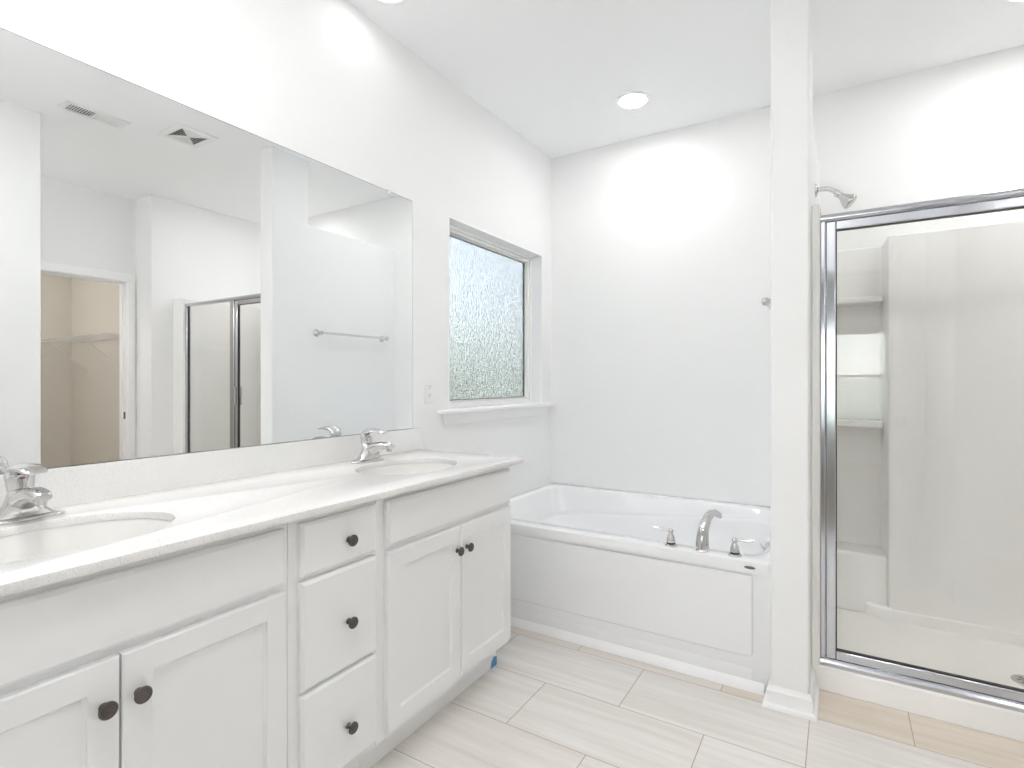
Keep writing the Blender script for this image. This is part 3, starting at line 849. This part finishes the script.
for k in range(8):
    a = 2 * PI * k / 8
    c, s_ = math.cos(a), math.sin(a)
    q = [(2.325 + r0 * c - w_ * s_, 2.775 + r0 * s_ + w_ * c) for r0, w_ in ((0.012, -0.003), (0.034, -0.0045), (0.034, 0.0045), (0.012, 0.003))]
    sl.prism(q, 'z', 0.0550, 0.0558)
part('drain_slots', sl, M['slot'], dr)
# surround
pl = [(IX0 - 0.02, 3.302), (1.886, 3.302), (1.893, 3.290), (1.903, 3.110), (1.910, 3.092), (1.926, 3.086), (2.830, 3.086), (2.846, 3.092), (2.853, 3.110), (2.863, 3.290), (2.870, 3.302), (IX1 + 0.02, 3.302), (IX1 + 0.02, YB - 0.001), (IX0 - 0.02, YB - 0.001)]
part('back_panel', MB().prism(pl, 'z', 0.06, ST - 0.006), M['fiberglass'], stall, bevel=0.004)
def side(xo, xi, sgn):
    return MB().prism([(xo, 2.416), (xi - sgn * 0.006, 2.416), (xi, 2.424), (xi, YB - 0.001), (xo, YB - 0.001)], 'z', 0.06, ST)
part('side_panel', side(SHX0, IX0, 1), M['fiberglass'], stall, bevel=0.003)
part('side_panel', side(SHX1, IX1, -1), M['fiberglass'], stall, bevel=0.003)
for xa, xb in ((IX0, 1.884), (2.872, IX1)):
    fr = 3.165
    for z0, z1 in ((1.588, 1.618), (0.972, 1.006)):
        part('corner_shelf', MB().box(xa - (0.004 if xa < 2 else 0.024), xb + 0.006, fr, 3.306, z0, z1), M['fiberglass'], stall, bevel=0.008, seg=3)
    part('corner_ledge', MB().box(xa - (0.004 if xa < 2 else 0.024), xb + (0.024 if xa < 2 else 0.004), 3.118, 3.306, 0.07, 0.362), M['fiberglass'], stall, bevel=0.014, seg=3)

xs = [IX0 - 0.004 + (IX1 - IX0 + 0.008) * k / 60 for k in range(61)]
part('wall_plinth', MB().prism([(x, yb(x) - 0.001) for x in xs] + [(IX1 + 0.004, 3.306), (IX0 - 0.004, 3.306)], 'z', 0.048, 0.130), M['fiberglass'], stall, bevel=0.010, seg=3)

# enclosure: framed fixed panel and hinged door
FY0, FY1 = 2.428, 2.466
GY = 2.449
en = thing('shower_enclosure', 'chrome-framed glass shower door and fixed panel', 'shower door', (2.32, GY, CZ))
EX0, EX1 = IX0 + 0.0005, IX1 - 0.0005
hdr = MB().prism([(FY0 + 0.004, 1.8235), (FY0, 1.829), (FY0, 1.840), (FY0 + 0.005, 1.8485), (FY0 + 0.014, 1.852), (FY1 - 0.012, 1.852), (FY1 - 0.003, 1.847), (FY1, 1.839), (FY1, 1.829), (FY1 - 0.004, 1.8235)], 'x', EX0, EX1)
part('header_rail', hdr, M['frame'], en, smooth=40)
stp = MB().prism([(FY0 - 0.002, CZ + 0.0003), (FY0 - 0.002, CZ + 0.012), (FY0 + 0.004, CZ + 0.022), (FY0 + 0.010, CZ + 0.027), (FY1 - 0.004, CZ + 0.027), (FY1, CZ + 0.016), (FY1, CZ + 0.0003)], 'x', EX0, EX1)
part('sill_track', stp, M['frame'], en, smooth=30)
for x0, x1 in ((EX0, EX0 + 0.017), (EX1 - 0.022, EX1)):
    part('wall_jamb', MB().box(x0, x1, FY0 + 0.003, FY1 - 0.003, CZ + 0.027, 1.8235), M['frame'], en, bevel=0.003)
part('center_post', MB().box(2.298, 2.352, FY0 + 0.002, FY1 - 0.002, CZ + 0.027, 1.8235), M['frame'], en, bevel=0.003)
fp = part('fixed_pane', MB().box(2.345, EX1 - 0.018, GY - 0.003, GY + 0.003, CZ + 0.024, 1.828), M['glass'], en)
part('pane_gasket', MB().box(EX1 - 0.026, EX1 - 0.0215, GY - 0.006, GY + 0.006, CZ + 0.027, 1.8235), M['gasket'], fp)
# door: four stiles/rails around one pane
DX0, DX1, DZ0, DZ1 = EX0 + 0.018, 2.296, CZ + 0.029, 1.8215
dt = 0.0345


def stile(x0, x1, z0, z1):
    return MB().box(x0, x1, GY - 0.014, GY + 0.014, z0, z1)


dp = part('door_pane', MB().box(DX0 + dt - 0.006, DX1 - dt + 0.006, GY - 0.003, GY + 0.003, DZ0 + dt - 0.006, DZ1 - dt + 0.006), M['glass'], en)
for q in (stile(DX0, DX0 + dt, DZ0, DZ1), stile(DX1 - dt, DX1, DZ0, DZ1)):
    part('door_stile', q, M['frame'], dp, bevel=0.004)
for q in (stile(DX0 + dt, DX1 - dt, DZ0, DZ0 + dt), stile(DX0 + dt, DX1 - dt, DZ1 - dt, DZ1)):
    part('door_rail', q, M['frame'], dp, bevel=0.004)
gs = MB()
gx0, gx1, gz0, gz1 = DX0 + dt, DX1 - dt, DZ0 + dt, DZ1 - dt
for x0, x1, z0, z1 in ((gx0, gx0 + 0.003, gz0, gz1), (gx1 - 0.003, gx1, gz0, gz1), (gx0 + 0.003, gx1 - 0.003, gz0, gz0 + 0.003), (gx0 + 0.003, gx1 - 0.003, gz1 - 0.003, gz1)):
    gs.box(x0, x1, GY - 0.008, GY + 0.008, z0, z1)
part('door_gasket', gs, M['gasket'], dp)
for sg in (-1, 1):
    ph = MB().box(DX1 - 0.026, DX1 - 0.012, GY + sg * 0.026 - 0.006, GY + sg * 0.026 + 0.006, 1.015, 1.155)
    ph.box(DX1 - 0.024, DX1 - 0.014, min(GY + sg * 0.013, GY + sg * 0.026), max(GY + sg * 0.013, GY + sg * 0.026), 1.020, 1.034)
    ph.box(DX1 - 0.024, DX1 - 0.014, min(GY + sg * 0.013, GY + sg * 0.026), max(GY + sg * 0.013, GY + sg * 0.026), 1.136, 1.150)
    part('pull_handle', ph, M['frame'], dp, bevel=0.002)

# shower head
hy = 2.756
sh = thing('showerhead', 'small chrome shower head on a bent arm above the shower door', 'shower head', (PX1, hy, 2.05))
part('flange', MB().lathe([(0.030, 0), (0.030, 0.003), (0.024, 0.009), (0.012, 0.013)], (PX1 + 0.0002, hy, 2.05), (1, 0, 0), 28), M['chrome'], sh, smooth=45)
part('arm', MB().sweep([(PX1 + 0.002, hy, 2.050), (PX1 + 0.030, hy, 2.053), (PX1 + 0.052, hy, 2.049), (PX1 + 0.070, hy, 2.038), (PX1 + 0.086, hy, 2.022)], [(0.0105, 0.0105)] * 5, 18), M['chrome'], sh, smooth=60)
ax = Vector((0.72, 0, -0.69)).normalized()
part('swivel', MB().lathe([(0.012, -0.006), (0.0155, 0.0), (0.0155, 0.010), (0.012, 0.016)], (PX1 + 0.084, hy, 2.024), ax, 24), M['chrome'], sh, smooth=45)
hp = Vector((PX1 + 0.084, hy, 2.024)) + ax * 0.014
hdm = part('head', MB().lathe([(0.0125, 0), (0.015, 0.012), (0.022, 0.026), (0.030, 0.040), (0.033, 0.048), (0.0335, 0.056), (0.031, 0.060)], hp, ax, 32), M['chrome'], sh, smooth=45)
part('spray_face', MB().lathe([(0.0305, 0.0), (0.028, 0.0025), (0.0003, 0.003)], hp + ax * 0.0595, ax, 32), M['nickel'], hdm, smooth=30)


# ================================================================== CEILING FITTINGS
def downlight(x, y, label, m, r=0.095):
    t = thing('ceiling_downlight', label, 'ceiling light', (x, y, H), 'recessed downlights')
    part('trim_ring', MB().lathe([(r * 0.80, -0.0002), (r, -0.0002), (r, -0.004), (r * 0.97, -0.008), (r * 0.84, -0.010), (r * 0.76, -0.005), (r * 0.76, -0.0002)], (x, y, H), (0, 0, 1), 40), M['plate'], t, smooth=45)
    part('lens', MB().lathe([(0.0003, -0.0045), (r * 0.765, -0.0045), (r * 0.765, -0.0015), (0.0003, -0.0015)], (x, y, H), (0, 0, 1), 40), m, t)
    return t


dl0 = downlight(0.740, 2.868, 'round recessed downlight in the ceiling over the tub', M['lens'])
downlight(2.36, 2.85, 'round recessed downlight in the ceiling over the shower stall', M['lens_shower'])
downlight(0.195, 1.548, 'round recessed downlight close to the wall above the vanity mirror', M['lens_dim'])
GL = 'added round fill light in the ceiling, out of view'
m0 = downlight(0.72, 0.38, GL, M['lens_fill'], r=0.19)  # this and the next: unseen lamps added to brighten the room
downlight(1.36, 0.30, GL, M['lens_fill'], r=0.19)
downlight(3.00, 0.32, GL, M['lens_nook_fill'], r=0.19)  # unseen lamp added to lift the closet side of the room
clt = downlight(4.25, 1.20, 'round recessed downlight in the closet ceiling', M['lens_closet'])
bdl = downlight(1.8, -2.2, 'added unseen fill lamp in the bedroom behind the doorway', M['lens_bedroom_fill'], r=0.16)  # unseen lamp added to spill fill light through the doorway

# supply register: two banks of louvres with opposite pitch
rg = thing('ceiling_register', 'long white slotted air register in the ceiling, seen in the mirror', 'air vent', (1.99, 1.405, H))
rx0, rx1, ry0, ry1 = 1.918, 2.062, 1.250, 1.562
fr = MB().box(rx0, rx0 + 0.03, ry0, ry1, H - 0.006, H - 0.0003).box(rx1 - 0.03, rx1, ry0, ry1, H - 0.006, H - 0.0003).box(rx0 + 0.03, rx1 - 0.03, ry0, ry0 + 0.03, H - 0.006, H - 0.0003).box(rx0 + 0.03, rx1 - 0.03, ry1 - 0.03, ry1, H - 0.006, H - 0.0003).box(rx0 + 0.03, rx1 - 0.03, 1.400, 1.412, H - 0.006, H - 0.0003)
part('register_frame', fr, M['plate'], rg, bevel=0.002)
part('duct_opening', MB().box(rx0 + 0.03, rx1 - 0.03, ry0 + 0.03, ry1 - 0.03, H - 0.0009, H - 0.0004), M['cavity'], rg)
lv = MB()
for k in range(9):
    for y0, sg in ((ry0 + 0.034, -1), (1.416, 1)):
        y = y0 + k * 0.0128
        d_ = 0.0075 * sg
        lv.add([(rx0 + 0.03, y - d_ / 2 + 0.004, H - 0.0012), (rx1 - 0.03, y - d_ / 2 + 0.004, H - 0.0012), (rx1 - 0.03, y + d_ / 2 + 0.004, H - 0.0062), (rx0 + 0.03, y + d_ / 2 + 0.004, H - 0.0062),
                (rx0 + 0.03, y - d_ / 2 + 0.0068, H - 0.0012), (rx1 - 0.03, y - d_ / 2 + 0.0068, H - 0.0012), (rx1 - 0.03, y + d_ / 2 + 0.0068, H - 0.0062), (rx0 + 0.03, y + d_ / 2 + 0.0068, H - 0.0062)],
               [(0, 1, 2, 3), (7, 6, 5, 4), (0, 4, 5, 1), (1, 5, 6, 2), (2, 6, 7, 3), (3, 7, 4, 0)])
part('louvres', lv, M['plate'], rg)

# square four-way grille
vg = thing('ceiling_vent', 'square white four-way vent grille in the ceiling, seen in the mirror', 'air vent', (1.80, 1.833, H))
vx0, vx1, vy0, vy1 = 1.672, 1.938, 1.716, 1.950
vcx, vcy = (vx0 + vx1) / 2, (vy0 + vy1) / 2
vf = MB()
e = 0.034
vf.box(vx0, vx0 + e, vy0, vy1, H - 0.008, H - 0.0003).box(vx1 - e, vx1, vy0, vy1, H - 0.008, H - 0.0003).box(vx0 + e, vx1 - e, vy0, vy0 + e, H - 0.008, H - 0.0003).box(vx0 + e, vx1 - e, vy1 - e, vy1, H - 0.008, H - 0.0003)
part('grille_frame', vf, M['plate'], vg, bevel=0.003)
part('duct_opening', MB().box(vx0 + e, vx1 - e, vy0 + e, vy1 - e, H - 0.0009, H - 0.0004), M['cavity'], vg)
bl_ = MB()
hx, hyy = (vx1 - vx0) / 2 - e, (vy1 - vy0) / 2 - e
n_ = 6
for k in range(1, n_ + 1):
    s0 = k / n_ - 0.035
    s1 = k / n_ - 0.105 if k < n_ else k / n_ - 0.10
    for ax_ in (0, 1):
        for sg in (-1, 1):
            def P(s_, t_, z):
                return (vcx + sg * hx * s_, vcy + hyy * t_, z) if ax_ == 0 else (vcx + hx * t_, vcy + sg * hyy * s_, z)
            lo, hi = H - 0.0075, H - 0.0016
            zo, zi = ((hi, lo) if sg > 0 else (lo, hi)) if ax_ == 1 else ((lo, hi) if sg > 0 else (hi, lo))
            so, si = k / n_, k / n_ - 0.075
            bl_.add([P(so, -so, zo), P(so, so, zo), P(si, si, zi), P(si, -si, zi), P(so, -so, zo + 0.0012), P(so, so, zo + 0.0012), P(si, si, zi + 0.0008), P(si, -si, zi + 0.0008)],
                    [(0, 1, 2, 3), (7, 6, 5, 4), (0, 4, 5, 1), (2, 6, 7, 3), (1, 5, 6, 2), (0, 3, 7, 4)])
part('louvres', bl_, M['plate'], vg)
dg = MB()
for sx in (-1, 1):
    for sy in (-1, 1):
        a = Vector((vcx, vcy)); b_ = Vector((vcx + sx * hx, vcy + sy * hyy)); d_ = (b_ - a).normalized(); nn = Vector((-d_.y, d_.x)) * 0.004
        dg.prism([(a + nn)[:], (a - nn)[:], (b_ - nn)[:], (b_ + nn)[:]], 'z', H - 0.0085, H - 0.002)
part('diagonal_ribs', dg, M['plate'], vg)

# ================================================================== CLOSET SHELVES (seen in the mirror)
SZ = 1.600


def wire_shelf(label, along, a0, a1, wall, depth, sgn, cat='shelf'):
    """along 'x': runs in x, wall at y=wall, front toward sgn; along 'y': runs in y, wall at x=wall"""
    t = thing('wire_shelf', label, cat, ((a0 + a1) / 2, wall, SZ) if along == 'x' else (wall, (a0 + a1) / 2, SZ))
    P = (lambda a, d, z: (a, wall + sgn * d, z)) if along == 'x' else (lambda a, d, z: (wall + sgn * d, a, z))
    fr = MB()
    fr.tube(P(a0, depth, SZ), P(a1, depth, SZ), 0.0035, seg=8).tube(P(a0, depth, SZ - 0.028), P(a1, depth, SZ - 0.028), 0.0035, seg=8)
    fr.tube(P(a0, 0.006, SZ - 0.003), P(a1, 0.006, SZ - 0.003), 0.0035, seg=8).tube(P(a0, depth * 0.5, SZ - 0.005), P(a1, depth * 0.5, SZ - 0.005), 0.003, seg=8)
    part('rail_wires', fr, M['wire'], t, smooth=60)
    wr = MB()
    k = a0 + 0.0127; q = 0
    while k < a1:
        wr.tube(P(k, 0.004, SZ), P(k, depth, SZ + 0.003), 0.0016, seg=5)
        if q % 5 == 0: wr.tube(P(k, depth, SZ + 0.003), P(k, depth, SZ - 0.028), 0.002, seg=5)
        k += 0.0254; q += 1
    o = part('cross_wires', wr, M['wire'], t); o['kind'] = 'stuff'
    n = max(2, int((a1 - a0) / 0.6))
    for i in range(n):
        a = a0 + (i + 0.5) * (a1 - a0) / n
        bmb = MB().tube(P(a, depth - 0.01, SZ - 0.03), P(a, 0.006, SZ - 0.30), 0.0045, seg=8)
        bmb.box(*(sorted((P(a - 0.01, 0.001, 0)[0], P(a + 0.01, 0.008, 0)[0])) + sorted((P(a - 0.01, 0.001, 0)[1], P(a + 0.01, 0.008, 0)[1]))), SZ - 0.32, SZ - 0.285)
        part('brace', bmb, M['wire'], t, smooth=60)
    return t


wire_shelf('white wire closet shelf with slanted braces along the side wall of the closet', 'x', 3.56, 5.012, 2.36, 0.305, -1)
wire_shelf('white wire closet shelf across the far wall of the closet', 'y', 0.52, 2.045, 5.02, 0.305, -1)
